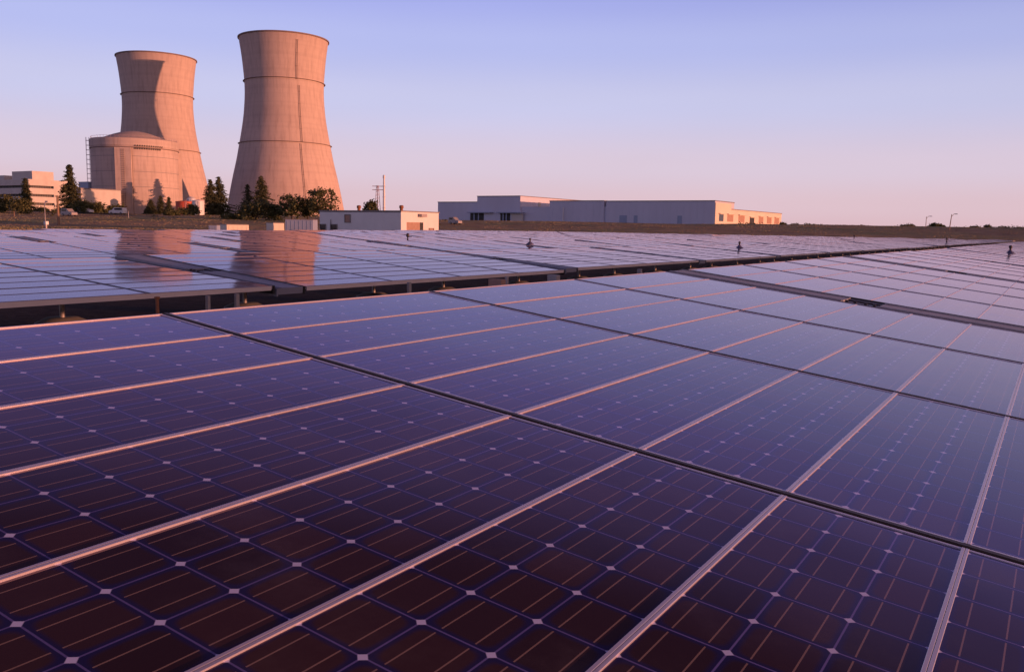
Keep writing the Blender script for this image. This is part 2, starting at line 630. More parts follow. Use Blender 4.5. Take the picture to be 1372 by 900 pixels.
# ------------------------------------------------------------------ solar tables
PX, PY = 0.305, 1.2743          # module pitch across and along
MW, ML = 0.3044, 1.2480         # module outer size
FRW = 0.0056                    # width of a frame side
def laminate_into(mb, x0, y0, tilt=0.0, rel=0.0):
    gx0, gx1 = x0+FRW-0.001, x0+MW-FRW+0.001
    gy0, gy1 = y0+0.006, y0+ML-0.006
    b = len(mb.v)
    zc = 0.0
    dz = (gx1-gx0)/2*tilt
    for (x, y, z) in ((gx0, gy0, zc+dz), (gx1, gy0, zc-dz), (gx1, gy1, zc-dz+rel), (gx0, gy1, zc+dz+rel)):
        mb.v.append((x, y, z))
    for (x, y, z) in ((gx0, gy0, zc-0.006), (gx1, gy0, zc-0.006), (gx1, gy1, zc-0.006), (gx0, gy1, zc-0.006)):
        mb.v.append((x, y, z))
    mu = -0.020
    mb.uv[len(mb.f)] = [(-mu, -0.10), (3+mu, -0.10), (3+mu, 12.10), (-mu, 12.10)]
    mb.f.append((b, b+1, b+2, b+3))
    mb.f.append((b+7, b+6, b+5, b+4))
    for i in range(4):
        j = (i+1) % 4
        mb.f.append((b+4+i, b+4+j, b+j, b+i))
def frame_into(mb, x0, y0):
    for a in (x0, x0+MW-FRW):
        # side rail with a chamfered crown
        pr = [(0, -0.030), (FRW, -0.030), (FRW, 0.0021), (FRW-0.0006, 0.0026), (0.0006, 0.0026), (0, 0.0021)]
        b = len(mb.v)
        for y in (y0, y0+ML):
            for (px, pz) in pr:
                mb.v.append((a+px, y, pz))
        n = len(pr)
        for i in range(n):
            j = (i+1) % n
            mb.f.append((b+i, b+j, b+n+j, b+n+i))
        mb.f.append(tuple(b+i for i in reversed(range(n))))
        mb.f.append(tuple(b+n+i for i in range(n)))
    for y in (y0, y0+ML-0.006):
        mb.box(x0+FRW, x0+MW-FRW, y, y+0.006, -0.030, 0.0018)

rnd = random.Random(7)
# a module at its own origin (centre of width, start of length)
lam_me = []
for k in range(6):
    q = MB()
    laminate_into(q, -MW/2, (PY-ML)/2, tilt=(k-2.5)*0.0016, rel=rnd.uniform(-0.0006, 0.0006))
    lam_me.append(q.mesh('laminate', M['laminate']))
q = MB()
frame_into(q, -MW/2, (PY-ML)/2)
frame_me = q.mesh('frame', M['alu'])
frame_shaded = q.mesh('frame', M['alu_shaded'])  # copy with painted-in shade, for rows behind the nearest
# whole-table versions for tables too far away to show single modules
field_me, grid_me = [], None
for k in range(5):
    q = MB()
    for i in range(8):
        t = rnd.uniform(-0.0045, 0.0045)
        for j in range(4):
            laminate_into(q, (i-4)*PX+0.001, j*PY+(PY-ML)/2, tilt=t+rnd.uniform(-0.0015, 0.0015), rel=rnd.uniform(-0.0008, 0.0008))
    field_me.append(q.mesh('laminate', M['laminate']))
q = MB()
for i in range(8):
    for j in range(4):
        frame_into(q, (i-4)*PX+0.001, j*PY+(PY-ML)/2)
grid_me = q.mesh('frame_grid', M['alu_shaded'])
# cross rail filling the joint between module rows
q = MB()
q.box(-1.221, 1.221, -0.0045, 0.0075, -0.045, 0.0038)
q.box(-1.215, 1.215, -0.0115, -0.0080, -0.045, -0.004)
q.box(-1.215, 1.215, 0.0095, 0.0118, -0.045, -0.004)
rail_me = q.mesh('cross_rail', M['rail'])
q = MB()
q.box(-1.222, 1.222, -0.008, 0.014, -0.07, 0.003)
endrail_me = q.mesh('end_rail', M['gasket'])
# purlins and edge channel under the modules
q = MB()
for x in (-1.2275, 1.2185):
    q.box(x, x+0.009, 0.03, 4*PY-0.03, -0.040, -0.002)
for x in (-0.62, 0.60):
    q.box(x, x+0.04, 0.0, 4*PY, -0.10, -0.0505)
under_me = q.mesh('side_channel', M['channel'])
# end beam: two troughs either side of the bearing
def beam_mesh():
    q = MB()
    for s in (-1, 1):
        x0, x1 = (-1.225, -0.105) if s < 0 else (0.105, 1.225)
        q.box(x0, x1, -0.325, -0.022, -0.06, 0.000)
        q.box(x0, x1, -0.345, -0.326, -0.075, -0.006)
        q.box(x0, x1, -0.30, -0.285, 0.0005, 0.004)
        q.box(x0, x1, -0.06, -0.045, 0.0005, 0.004)
    return q.mesh('end_beam', M['beam'])
beam_me = beam_mesh()
q = MB()
q.box(-0.103, 0.103, -0.31, -0.10, -0.15, -0.012)
q.box(-0.103, 0.103, -0.095, -0.04, -0.10, -0.004)
mt = Matrix.Translation((0, -0.33, -0.07)) @ Matrix.Rotation(-PI/2, 4, 'X')
q.lathe([(0.045, 0), (0.045, 0.30)], 12, mt)
for x in (-0.08, -0.03, 0.03, 0.08):
    q.box(x-0.008, x+0.008, -0.28, -0.26, -0.0115, 0.006)
bearing_me = q.mesh('bearing', M['rail'])

def table(row, xc, zc, y0, tilt, full, label, legs=True):
    zg = 0.0
    t = thing('solar_table', label, 'solar table', (xc, y0, zg), 0, 'solar tables in parallel rows')
    ca, sa = math.cos(tilt), math.sin(tilt)
    rot = (0, tilt, 0)
    h = zc
    if full:
        for i in range(8):
            w = (i-3.5)*PX
            for j in range(4):
                m = link('module', lam_me[rnd.randrange(6)], t, (w*ca, j*PY, h-w*sa), rot)
                link('frame', frame_me if row == 0 else frame_shaded, m)
                # frame is rigid with its laminate
    else:
        link('laminate', field_me[rnd.randrange(5)], t, (0, 0, h), rot)
        link('frame_grid', grid_me, t, (0, 0, h), rot)
    for j in (1, 2, 3):
        link('cross_rail', rail_me, t, (0, j*PY, h), rot)
    link('end_rail', endrail_me, t, (0, 0, h), rot)
    link('end_rail', endrail_me, t, (0, 4*PY, h), rot)
    link('side_channel', under_me, t, (0, 0, h), rot)
    link('end_beam', beam_me, t, (0, 0, h), rot)
    link('bearing', bearing_me, t, (0, 0, h), rot)
    if legs:
        for y in (0.33, 2.37, 3.82):
            key = round(h, 3)
            if key not in post_cache:
                q = MB()
                q.lathe([(0.021, 0.10), (0.021, h-0.10)], 12)
                q.box(-0.07, 0.07, -0.05, 0.05, h-0.115, h-0.102)
                a = q.mesh('post', M['galv'], smooth=True)
                q = MB()
                q.lathe([(0.22, -0.05), (0.215, 0.09), (0.13, 0.13)], 18)
                bq = q.mesh('footing', M['footing'], smooth=True)
                post_cache[key] = (a, bq)
            pm, fm = post_cache[key]
            p = link('post', pm, t, (0, y, 0))
            link('footing', fm, p)
    return t
post_cache = {}

def visible(xc, ya, yb, z):
    xs = []
    for dx in (-1.2, 1.2):
        for y in (max(ya, 0.3), max(yb, 0.4)):
            d = Vector((xc+dx, y, z-EYE))
            c = d.dot(fwd)
            xs.append(686 + FPX*d.dot(right)/max(c, 0.05))
    return max(xs) > -30 and min(xs) < 1400
ORD = ['first', 'second', 'third', 'fourth', 'fifth', 'sixth', 'seventh', 'eighth', 'ninth', 'tenth', 'eleventh', 'twelfth', 'thirteenth',
       'fourteenth', 'fifteenth', 'sixteenth', 'seventeenth', 'eighteenth', 'nineteenth', 'twentieth', 'twenty-first', 'twenty-second',
       'twenty-third', 'twenty-fourth', 'twenty-fifth', 'twenty-sixth', 'twenty-seventh', 'twenty-eighth']
ROWS = [(-1.007, 0.539, 0.333)] + [(-7.26 - 6.25*k, 0.49, 0.42 - (5.48 if k > 0 else 0)) for k in range(13)]
SPEC = {(0, 0): 6.85, (0, 1): 6.9, (0, 2): 7.0, (1, 0): 4.2, (1, 1): 5.3, (1, 2): 4.3, (1, 3): 4.6, (1, 4): 4.2, (2, 1): 4.2, (2, 2): 5.0}
for r, (xc, zc, ys) in enumerate(ROWS):
    n = 0
    for k in range(0, 29):
        y0 = ys + 5.48*k
        if y0 + 5.1 < 0.3 or y0 + 5.1 > 150 or y0 < (-29.5-xc)/0.47:
            continue
        if not visible(xc, y0, y0+5.1, zc):
            continue
        base = 6.6 if r == 0 else 4.3
        tl = SPEC.get((r, n), base + rnd.choice([-0.5, -0.2, 0, 0, 0.2, 0.4, 0.9])*(0.4 if r == 0 else 1.0))
        full = math.hypot(xc, y0) < 19
        rowname = ['nearest row', 'second row from the camera', 'third row from the camera', 'fourth row from the camera', 'fifth row from the camera',
                   'sixth row from the camera', 'seventh row from the camera', 'eighth row from the camera', 'ninth row from the camera', 'tenth row from the camera',
                   'eleventh row from the camera', 'twelfth row from the camera', 'thirteenth row from the camera', 'last row before the grass'][r]
        if n == 0 and r == 0:
            lab = 'big dark solar table filling the foreground, pink edged frames and white diamonds between cells'
        elif r == 0:
            lab = 'pinkish solar table sloping right, %s along the %s' % (ORD[n], rowname)
        else:
            lab = 'low lilac-grey solar table, %s from the left in the %s' % (ORD[n], rowname)
        table(r, xc, zc, y0, R(tl), full, lab, legs=(math.hypot(xc, y0) < 70))
        n += 1

# ------------------------------------------------------------------ small things among the tables
def sensor(px, D, xz, label, s=1.0, kind='cone'):
    p = at(px, D, xz)
    t = thing('sun_sensor', label, 'sensor', p, 0, 'small sensors standing on the tables')
    if kind == 'cone':
        MB().lathe([(0.17*s, 0.0), (0.165*s, 0.02*s), (0.06*s, 0.10*s), (0.035*s, 0.13*s)], 16).build('shade', M['sensor'], t, smooth=True)
        MB().lathe([(0.03*s, 0.125*s), (0.03*s, 0.19*s), (0.045*s, 0.20*s), (0.045*s, 0.25*s), (0.02*s, 0.27*s)], 12).build('head', M['sensor_dark'], t, smooth=True)
    else:
        MB().lathe([(0.05*s, 0.0), (0.03*s, 0.03*s), (0.02*s, 0.16*s), (0.055*s, 0.20*s), (0.05*s, 0.27*s), (0.015*s, 0.30*s)], 10).build('mast', M['sensor_dark'], t, smooth=True)
        MB().box(-0.01*s, 0.16*s, -0.02*s, 0.02*s, 0.17*s, 0.19*s).build('arm', M['sensor_dark'], t)
    return t
def on_table(px, py):
    """point where the sight line meets the table plane"""
    u, v = (px-686)/FPX, (py-450)/FPX
    d = right*u + down*v + fwd
    k = (0.49-EYE)/d.z
    return d.dot(FW)*k
sensor(987, on_table(987, 333.5), 0.50, 'dark tipped cone sensor on a table right of the frame centre', 0.75)
sensor(1348, on_table(1348, 342), 0.50, 'dark tipped bluish cone sensor nearest the right edge', 0.9)
sensor(708, on_table(708, 328), 0.50, 'small cone sensor below the left half of the long blue warehouse', 0.7)
sensor(545, on_table(545, 325), 0.50, 'small black sensor with a side arm below the white shed', 0.9, 'post')
sensor(1139, on_table(1139, 321), 0.50, 'tiny dark sensor post on a table beyond the warehouse corner', 1.4, 'post')
sensor(1262, on_table(1262, 324.5), 0.50, 'tiny dark sensor post on a table below the two lamp poles', 1.1, 'post')
# electrical boxes and stakes in the aisle behind the nearest row
def stake(name, label, cat, x, y, parts):
    t = thing(name, label, cat, (x, y, 0))
    for (nm, b, mm) in parts:
        MB().box(*b).build(nm, M[mm], t, bevel=0.004)
    return t
stake('conduit_stake', 'thin rusty orange stake in the aisle under the nearest panel joint', 'stake', -5.75, 4.10, [('rod', (-.010, .010, -.010, .010, 0, .38), 'rust'), ('cap', (-.016, .016, -.016, .016, .38, .40), 'rust')])
stake('support_post', 'wide pale post in the aisle below the second row edge', 'post', -5.95, 4.72, [('shaft', (-.016, .016, -.014, .014, 0, .36), 'galv'), ('base', (-.09, .09, -.08, .08, 0, .03), 'galv')])
stake('support_post', 'slim pale post just right of the wide pale post', 'post', -5.95, 5.02, [('shaft', (-.014, .014, -.018, .018, 0, .36), 'galv'), ('base', (-.07, .07, -.07, .07, 0, .03), 'galv')])
stake('support_post', 'pale post in the aisle where the second cross joint meets the edge', 'post', -5.95, 7.35, [('shaft', (-.017, .017, -.02, .02, 0, .36), 'galv'), ('base', (-.07, .07, -.07, .07, 0, .03), 'galv')])
stake('junction_box', 'brown junction box with orange-lit side in the dark aisle', 'junction box', -5.6, 8.55, [('box', (-.09, .09, -.05, .05, .12, .36), 'brown'), ('stand', (-.02, .02, -.02, .02, 0, .12), 'galv')])
stake('support_post', 'pale post right of the brown junction box in the aisle', 'post', -5.85, 9.15, [('shaft', (-.017, .017, -.02, .02, 0, .36), 'galv'), ('base', (-.07, .07, -.07, .07, 0, .03), 'galv')])
stake('junction_box', 'small orange-lit junction box beside the third pale post', 'junction box', -5.6, 9.9, [('box', (-.07, .07, -.05, .05, .20, .36), 'galv'), ('stand', (-.02, .02, -.02, .02, 0, .20), 'galv')])
stake('support_post', 'pale post in the aisle left of the grey end beam', 'post', -5.85, 13.2, [('shaft', (-.035, .035, -.03, .03, 0, .33), 'galv'), ('base', (-.07, .07, -.07, .07, 0, .03), 'galv')])

# ------------------------------------------------------------------ cooling towers
def cooling_tower(px, D, pytop, scale, label, ladder_az):
    b = at(px, D)
    b.z -= 5.0
    kz = (zpx(px, pytop, D)-b.z)/130.0
    t = thing('cooling_tower', label, 'cooling tower', b, 0, 'the two cooling towers')
    k = scale
    prof = [(44.5, 0), (43.2, 8), (41.6, 16), (39.6, 26), (37.4, 36), (35.0, 46), (33.0, 56), (31.1, 66), (29.5, 76), (28.7, 84), (28.3, 90), (28.2, 95), (28.4, 102),
            (29.0, 109), (29.7, 116), (30.5, 122), (31.4, 128.0), (31.7, 129.4)]
    # smooth the profile by interpolation
    pr = []
    for i in range(len(prof)-1):
        for s in range(4):
            u = s/4
            p0 = prof[max(i-1, 0)]; p1 = prof[i]; p2 = prof[i+1]; p3 = prof[min(i+2, len(prof)-1)]
            rr = 0.5*((2*p1[0]) + (-p0[0]+p2[0])*u + (2*p0[0]-5*p1[0]+4*p2[0]-p3[0])*u*u + (-p0[0]+3*p1[0]-3*p2[0]+p3[0])*u**3)
            zz = p1[1]+(p2[1]-p1[1])*u
            pr.append((rr, zz))
    pr.append(prof[-1])
    outer = [(r*k, z*kz) for r, z in pr]
    def rad(z):
        for i in range(len(outer)-1):
            if outer[i][1] <= z <= outer[i+1][1]:
                f = (z-outer[i][1])/(outer[i+1][1]-outer[i][1])
                return outer[i][0]+(outer[i+1][0]-outer[i][0])*f
        return outer[-1][0]
    z_in = 7*kz
    shell = [p for p in outer if p[1] >= z_in]
    inner = [(r-0.7, z) for r, z in reversed(shell)]
    MB().lathe(shell+inner+[shell[0]], 128, cap=False).build('shell', M['tower'], t, smooth=True)
    # raking columns of the air inlet and basin
    q = MB()
    nc = 44
    for i in range(nc):
        a0, a1, a2 = 2*PI*i/nc, 2*PI*(i+0.5)/nc, 2*PI*(i+1)/nc
        rb, rt = 44.8*k, rad(z_in+0.5)-0.35
        top = (rt*math.cos(a1), rt*math.sin(a1), z_in+0.6)
        for a in (a0, a2):
            q.tube([(rb*math.cos(a), rb*math.sin(a), 0), top], 0.45, 5)
    q.build('columns', M['tower'], t)
    MB().lathe([(46*k, -2), (46*k, 1.2), (44*k, 1.2), (44*k, -2)], 96, cap=False).build('basin_wall', M['contain'], t, smooth=True)
    # rim and walkway rings
    rt = outer[-1][0]
    MB().lathe([(rt-0.7, 129.5*kz), (rt+0.7, 129.5*kz), (rt+0.7, 130.3*kz), (rt-0.7, 130.3*kz), (rt-0.7, 129.5*kz)], 128, cap=False).build('rim', M['tower_dark'], t)
    for z in (100.5*kz, 57.5*kz):
        r_ = rad(z)
        MB().lathe([(r_-0.2, z-0.25), (r_+1.0, z-0.1), (r_+1.0, z+0.1), (r_+0.0, z+0.3), (r_-0.2, z+0.3)], 128, cap=False).build('walkway', M['tower_dark'], t)
    # ladder with cage in three runs
    def run(z0, z1, az, nm='ladder'):
        q = MB()
        a = PI/2 - R(az)
        ta = Vector((-math.sin(a), math.cos(a), 0))
        pts = []
        z = z0
        while z <= z1:
            rr = rad(z)+0.25
            pts.append(Vector((rr*math.cos(a), rr*math.sin(a), z)))
            z += 4
        for s in (-0.45, 0.45):
            q.tube([p+ta*s for p in pts], 0.11, 4)
        for p in pts[::2]:
            q.tube([p-ta*0.8, p+ta*0.8], 0.16, 4)
        q.build(nm, M['ladder'], t)
    run(100*kz, 128*kz, ladder_az+1.5)
    run(58*kz, 100*kz, ladder_az-2.0)
    run(10*kz, 57*kz, ladder_az)
    return t
cooling_tower(384, 600, 54.5, 0.915, 'taller nearer cooling tower with a vertical ladder line and two dark rings', 115)
cooling_tower(218, 690, 79, 0.91, 'cooling tower behind the domed building, half in slanting shade', 15)

# ------------------------------------------------------------------ containment building
def containment():
    D = 500
    b = at(185.5, D)
    b.z -= 0.5
    t = thing('reactor_building', 'round domed concrete reactor building in front of the left cooling tower', 'reactor building', b)
    Rr = 22.9
    H = zpx(179.5, 189, D) - b.z
    MB().lathe([(Rr, -2), (Rr, H-4.6), (Rr+0.35, H-4.2), (Rr+0.35, H-0.4), (Rr-0.3, H), (Rr-0.9, H), (Rr-0.9, H-0.8), (3, H-0.8)], 96, cap=False).build('drum', M['contain'], t, smooth=True)
    pr = []
    Rd = 15.5
    for i in range(13):
        a = i/12*PI/2
        pr.append((max(Rd*1.45*math.sin(PI/2-a)/1.45, 0.02), H-0.9 + 5.2*math.sin(a)))
    MB().lathe([(Rr-1.4, H-0.85), (Rr-4, H-0.1)]+[(Rr-4-(Rr-4)*(i/12), H-0.1+5.4*math.sin(i/12*PI/2)) for i in range(1, 12)]+[(0.05, H+5.3)], 96, cap=False).build('dome', M['contain'], t, smooth=True)
    # buttresses with tendon anchor boxes
    for az, nm in ((139, 0), (19, 0), (259, 0)):
        a = PI/2-R(az)
        mtx = Matrix.Rotation(a, 4, 'Z')
        MB().box(Rr-1.2, Rr+1.6, -4.2, 4.2, -1, H-5.6, mtx).build('buttress', M['contain'], t)
    # ladder line of anchor recesses on the visible face
    a = PI/2-R(139)
    for i in range(34):
        q = MB()
        z = 3+i*(H-9)/34
        for s in (-0.022, 0.022):
            mtx = Matrix.Rotation(a+s, 4, 'Z')
            q.box(Rr+1.602, Rr+1.9, -0.28, 0.28, z, z+0.5, mtx)
        q.build('tendon_anchor', M['tower_dark'], t)
    q = MB()
    mtx = Matrix.Rotation(PI/2-R(128.3), 4, 'Z')
    q.box(Rr-0.1, Rr+0.35, -0.13, 0.13, 0, H-5.6, mtx)
    q.build('downpipe', M['tower_dark'], t)
    # ring of dark recesses under the parapet
    for row in range(2):
        q = MB()
        for i in range(13):
            az = 124-i*3.0
            if row and i > 11:
                continue
            mtx = Matrix.Rotation(PI/2-R(az), 4, 'Z')
            q.box(Rr-0.2, Rr+0.55, -0.26, 0.26, H-4.7-row*1.5, H-3.9-row*1.5, mtx)
        q.build('vent_row', M['dark'], t)
    q = MB()
    q.lathe([(Rr+0.02, H-5.5), (Rr+0.5, H-5.4), (Rr+0.5, H-5.0), (Rr+0.02, H-4.9)], 96, cap=False)
    q.build('ledge', M['tower_dark'], t, smooth=True)
    for k2 in range(4):
        z = 8+k2*8.2
        MB().lathe([(Rr+0.01, z-0.12), (Rr+0.07, z), (Rr+0.01, z+0.12)], 96, cap=False).build('joint_band', M['footing'], t, smooth=True)
    # lift tower on the left side
    mtx = Matrix.Rotation(PI/2-R(222), 4, 'Z')
    q = MB()
    for sx in (0.6, 2.2):
        for sy in (-0.9, 0.9):
            q.box(Rr+sx-.07, Rr+sx+.07, sy-.07, sy+.07, 0, H+1.0, mtx)
    z = 0
    while z < H+1.4:
        for sx in (0.6, 2.2):
            q.box(Rr+sx-.1, Rr+sx+.1, -0.8, 0.8, z, z+.2, mtx)
        for sy in (-0.9, 0.9):
            q.box(Rr+.7, Rr+2.1, sy-.1, sy+.1, z, z+.2, mtx)
        z += 2.6
    q.build('stair_tower', M['pyl'], t)
    # roof railing
    q = MB()
    for i in range(60):
        mtx = Matrix.Rotation(2*PI*i/60, 4, 'Z')
        q.box(Rr-.5, Rr-.4, -.05, .05, H, H+1.1, mtx)
    q.lathe([(Rr-.5, H+1.05), (Rr-.4, H+1.05), (Rr-.4, H+1.15), (Rr-.5, H+1.15), (Rr-.5, H+1.05)], 60, cap=False)
    q.build('railing', M['pyl'], t)
containment()

# generic box building aligned with the world axes; (x,y) = its near corner (max x, min y)
def box_building(name, label, cat, corner, wx, wy, h, wall, roofm='roof', parapet=0.3):
    t = thing(name, label, cat, corner)
    MB().box(-wx, 0, 0, wy, -1.5, h).build('wall', M[wall], t)
    MB().box(-wx-parapet, parapet, -parapet, wy+parapet, h+0.002, h+0.16+0.2*parapet).build('roof', M[roofm], t)
    return t
def win(t, face, a0, a1, z0, z1, m='window', name='window', d=0.12, frame=None):
    """face 'x': on the +X wall (a along y); face 'y': on the -Y wall (a along x, negative)"""
    if face == 'x':
        o = MB().box(-0.25, 0.02, a0, a1, z0, z1).build(name, M[m], t)
        if frame:
            q = MB()
            q.box(0.022, d, a0-.12, a0, z0-.12, z1+.12); q.box(0.022, d, a1, a1+.12, z0-.12, z1+.12)
            q.box(0.022, d, a0, a1, z1, z1+.12); q.box(0.022, d, a0, a1, z0-.12, z0)
            q.build('frame', M[frame], o)
    else:
        o = MB().box(a0, a1, -0.02, 0.25, z0, z1).build(name, M[m], t)
        if frame:
            q = MB()
            q.box(a0-.12, a0, -d, -0.022, z0-.12, z1+.12); q.box(a1, a1+.12, -d, -0.022, z0-.12, z1+.12)
            q.box(a0, a1, -d, -0.022, z1, z1+.12); q.box(a0, a1, -d, -0.022, z0-.12, z0)
            q.build('frame', M[frame], o)
    return o

# ------------------------------------------------------------------ shed
def solve_x(px, c):
    """length along -X from corner c until the column px"""
    lo, hi = 0, 400
    for _ in range(50):
        m = (lo+hi)/2
        p = c + Vector((-m, 0, 0))
        q = 686+FPX*p.dot(RT)/p.dot(FW)
        if q > px: lo = m
        else: hi = m
    return lo
def solve_y(px, c):
    lo, hi = 0, 600
    for _ in range(50):
        m = (lo+hi)/2
        p = c + Vector((0, m, 0))
        q = 686+FPX*p.dot(RT)/p.dot(FW)
        if q < px: lo = m
        else: hi = m
    return lo
sc = at(536, 140)
sx, sy = solve_x(428, sc), solve_y(586, sc)
sh = zpx(536, 283.6, 140) - sc.z
t = box_building('utility_shed', 'low white metal shed with an orange-lit end wall and roller door', 'shed', sc, sx, sy, sh, 'white', 'roof', 0.12)
def sxp(px): return -solve_x(px, sc)
def syp(px): return solve_y(px, sc)
def zz(px, py, D=140): return zpx(px, py, D)-sc.z
win(t, 'y', sxp(462), sxp(468.5), sh-1.75, sh-0.6, 'brown', frame='roof')
win(t, 'y', sxp(429), sxp(436), 0.05, 1.15, 'window', frame='roof')
win(t, 'y', sxp(443), sxp(451), 0.05, 1.15, 'window', frame='roof')
dd = win(t, 'x', syp(543.5), syp(561), 0.0, 1.75, 'brown', name='roller_door')
MB().box(0.02, 0.10, syp(561.3), syp(565), 0, 1.75).build('door_gap', M['dark'], t)
q = MB()
for i in range(9):
    q.box(0.021, 0.05, syp(543.5)+.05, syp(561)-.05, 0.1+i*.18, 0.13+i*.18)
q.build('slats', M['roof'], dd)
MB().box(0.02, 0.75, syp(559), syp(566), sh-0.75, sh-0.25).build('air_conditioner', M['galv'], t, bevel=0.03)
win(t, 'x', syp(573.5), syp(579), 0.1, 0.75, 'brown', name='hatch', frame='roof')
MB().box(-sx, 0.03, -0.035, -0.005, sh-0.12, sh).build('gutter', M['roof'], t)
for px_, fx, fy in ((472, 3.0, 1.5), (538, 0.6, 1.2)):
    xx = sxp(px_) if px_ < 500 else -0.9
    v = MB().lathe([(0.26, sh), (0.26, sh+0.55), (0.36, sh+0.6), (0.36, sh+0.95), (0.2, sh+1.05)], 14, Matrix.Translation((xx, fy, 0))).build('roof_vent', M['rust'], t, smooth=True)
MB().box(sxp(443)-.04, sxp(443)+.04, -.12, -.02, 0, 2.0).build('conduit', M['roof'], t)

# ------------------------------------------------------------------ containers and trailers by the shed
def container(name, label, cat, px0, px1, pytop, D, m, side=None, doors=False, depth=2.4, vert=True):
    a, b_ = at(px0, D), at(px1, D)
    L_ = (b_-a).length
    t = thing(name, label, cat, a + (b_-a)*0.5, -YAW*1.0 if False else math.atan2(RT.y, RT.x))
    h = zpx((px0+px1)/2, pytop, D) - a.z
    body = MB().box(-L_/2, L_/2, 0, depth, 0.12, h).build('body', M[m], t, bevel=0.02)
    q = MB()
    n = max(3, int(L_/0.55))
    for i in range(n):
        x = -L_/2 + (i+0.5)*L_/n
        q.box(x-0.035, x+0.035, -0.03, -0.003, 0.25, h-0.15)
    q.build('ribs', M[m], body)
    MB().box(-L_/2-.03, L_/2+.03, -.04, depth+.04, h+.002, h+.08).build('roof', M['roof'], t)
    MB().box(-L_/2+.1, L_/2-.1, 0.1, depth-.1, 0, 0.118).build('skid', M['gasket'], t)
    if doors:
        for s in (-0.5, 0.5):
            MB().box(s*L_*0.48-L_*0.22, s*L_*0.48+L_*0.22, -.045, -.032, .3, h-.2).build('door', M[m], t)
    return t
container('shipping_container', 'small grey-blue container left of the cream one', 'container', 280, 291, 302.2, 118, 'blue')
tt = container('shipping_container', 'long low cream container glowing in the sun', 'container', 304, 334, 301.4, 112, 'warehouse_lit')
tt.rotation_euler.z += R(38)
container('storage_cabinet', 'pale blue cabinet touching the cream cabinet', 'cabinet', 357, 364, 299.6, 121, 'blue')
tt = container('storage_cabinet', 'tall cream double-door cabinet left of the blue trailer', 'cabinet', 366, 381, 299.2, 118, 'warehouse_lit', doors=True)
tt.rotation_euler.z += R(38)
container('site_trailer', 'blue-grey site trailer beside the white shed', 'trailer', 382, 419, 294.5, 128, 'blue', depth=3)

# ------------------------------------------------------------------ warehouse
wc = at(952, 350)
wc.z = min(wc.z, 3.4)
wx = solve_x(585, wc)
wh = zpx(952, 269.5, 350)-wc.z
w = thing('warehouse', 'long pale blue warehouse with stepped roofline and sunlit cream end', 'warehouse', wc)
def wxp(px): return -solve_x(px, wc)
def wyp(px): return solve_y(px, wc)
h1 = wh; h2 = wh+2.4; h3 = wh-0.2
MB().box(wxp(808), 0, 0, 24, -3, h1).build('right_hall', M['warehouse'], w)
MB().box(wxp(733), wxp(805), 0.0, 30, -3, h1+0.15).build('middle_hall', M['warehouse'], w)
MB().box(wxp(804.99), wxp(808.01), 0.6, 24, -3, h1-2.2).build('link_hall', M['warehouse'], w)
MB().box(wxp(695), wxp(733.01), 0.35, 30, -3, h1-2.2).build('low_hall', M['warehouse'], w)
MB().box(wxp(638), wxp(695.01), -0.6, 62, -3, h2).build('tall_hall', M['warehouse'], w)
MB().box(wxp(585), wxp(638.01), 0, 30, -3, h3).build('left_hall', M['warehouse'], w)
for a, b_, h_, y0_, y1_ in ((808, 952, h1, -0.2, 24), (733, 805, h1+.15, -0.2, 30), (638, 695, h2, -0.8, 62), (585, 638, h3, -0.2, 30)):
    MB().box(wxp(a)-.1, wxp(b_)+.1 if b_ != 952 else 0.15, y0_, y1_, h_+.002, h_+.35).build('roof', M['roof'], w)
# east side in the sunlit cladding colour: tall end, then a lower wing stepping down
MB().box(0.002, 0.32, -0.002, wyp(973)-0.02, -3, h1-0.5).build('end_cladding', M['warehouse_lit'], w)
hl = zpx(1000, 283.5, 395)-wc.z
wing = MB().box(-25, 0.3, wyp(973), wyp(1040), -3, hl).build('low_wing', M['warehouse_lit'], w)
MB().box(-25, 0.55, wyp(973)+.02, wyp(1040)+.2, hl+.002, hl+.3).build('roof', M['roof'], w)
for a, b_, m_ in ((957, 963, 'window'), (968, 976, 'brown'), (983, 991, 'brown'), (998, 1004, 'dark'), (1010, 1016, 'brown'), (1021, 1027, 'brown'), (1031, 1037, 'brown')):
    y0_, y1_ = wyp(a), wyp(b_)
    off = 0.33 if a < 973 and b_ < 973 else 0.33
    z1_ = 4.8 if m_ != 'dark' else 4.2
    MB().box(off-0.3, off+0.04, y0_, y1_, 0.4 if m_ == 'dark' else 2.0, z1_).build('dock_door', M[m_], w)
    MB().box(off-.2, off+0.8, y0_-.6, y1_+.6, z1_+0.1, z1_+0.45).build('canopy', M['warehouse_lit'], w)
for a, b_ in ((629, 647), (669, 682)):
    y_ = -0.05 if b_ < 640 else -0.65
    g = MB().box(wxp(a), wxp(b_), -0.66, -0.3, -1, 4.6).build('loading_bay', M['dark'], w)
    for k_ in (0.3, 0.62):
        xx = wxp(a)+(wxp(b_)-wxp(a))*k_
        MB().box(xx-.25, xx+.25, -0.9, -0.665, -1, 4.6).build('column', M['blue'], g)
MB().box(wxp(684), wxp(699), -0.9, -0.61, 0, 4.2).build('annex', M['offwhite'], w)
MB().box(wxp(628), wxp(660), -3.0, -0.61, 4.7, 5.1).build('canopy', M['blue'], w)
MB().box(wxp(667), wxp(701), -3.0, -0.61, 4.7, 5.1).build('canopy', M['blue'], w)
MB().lathe([(.2, -1), (.2, 7.2)], 10, Matrix.Translation((wxp(752), -0.6, 0))).build('white_pipe', M['white'], w)
MB().box(wxp(720)-.4, wxp(720)+.4, -1, 0, h1-2.2, h1-0.4).build('roof_vent', M['warehouse_lit'], w)
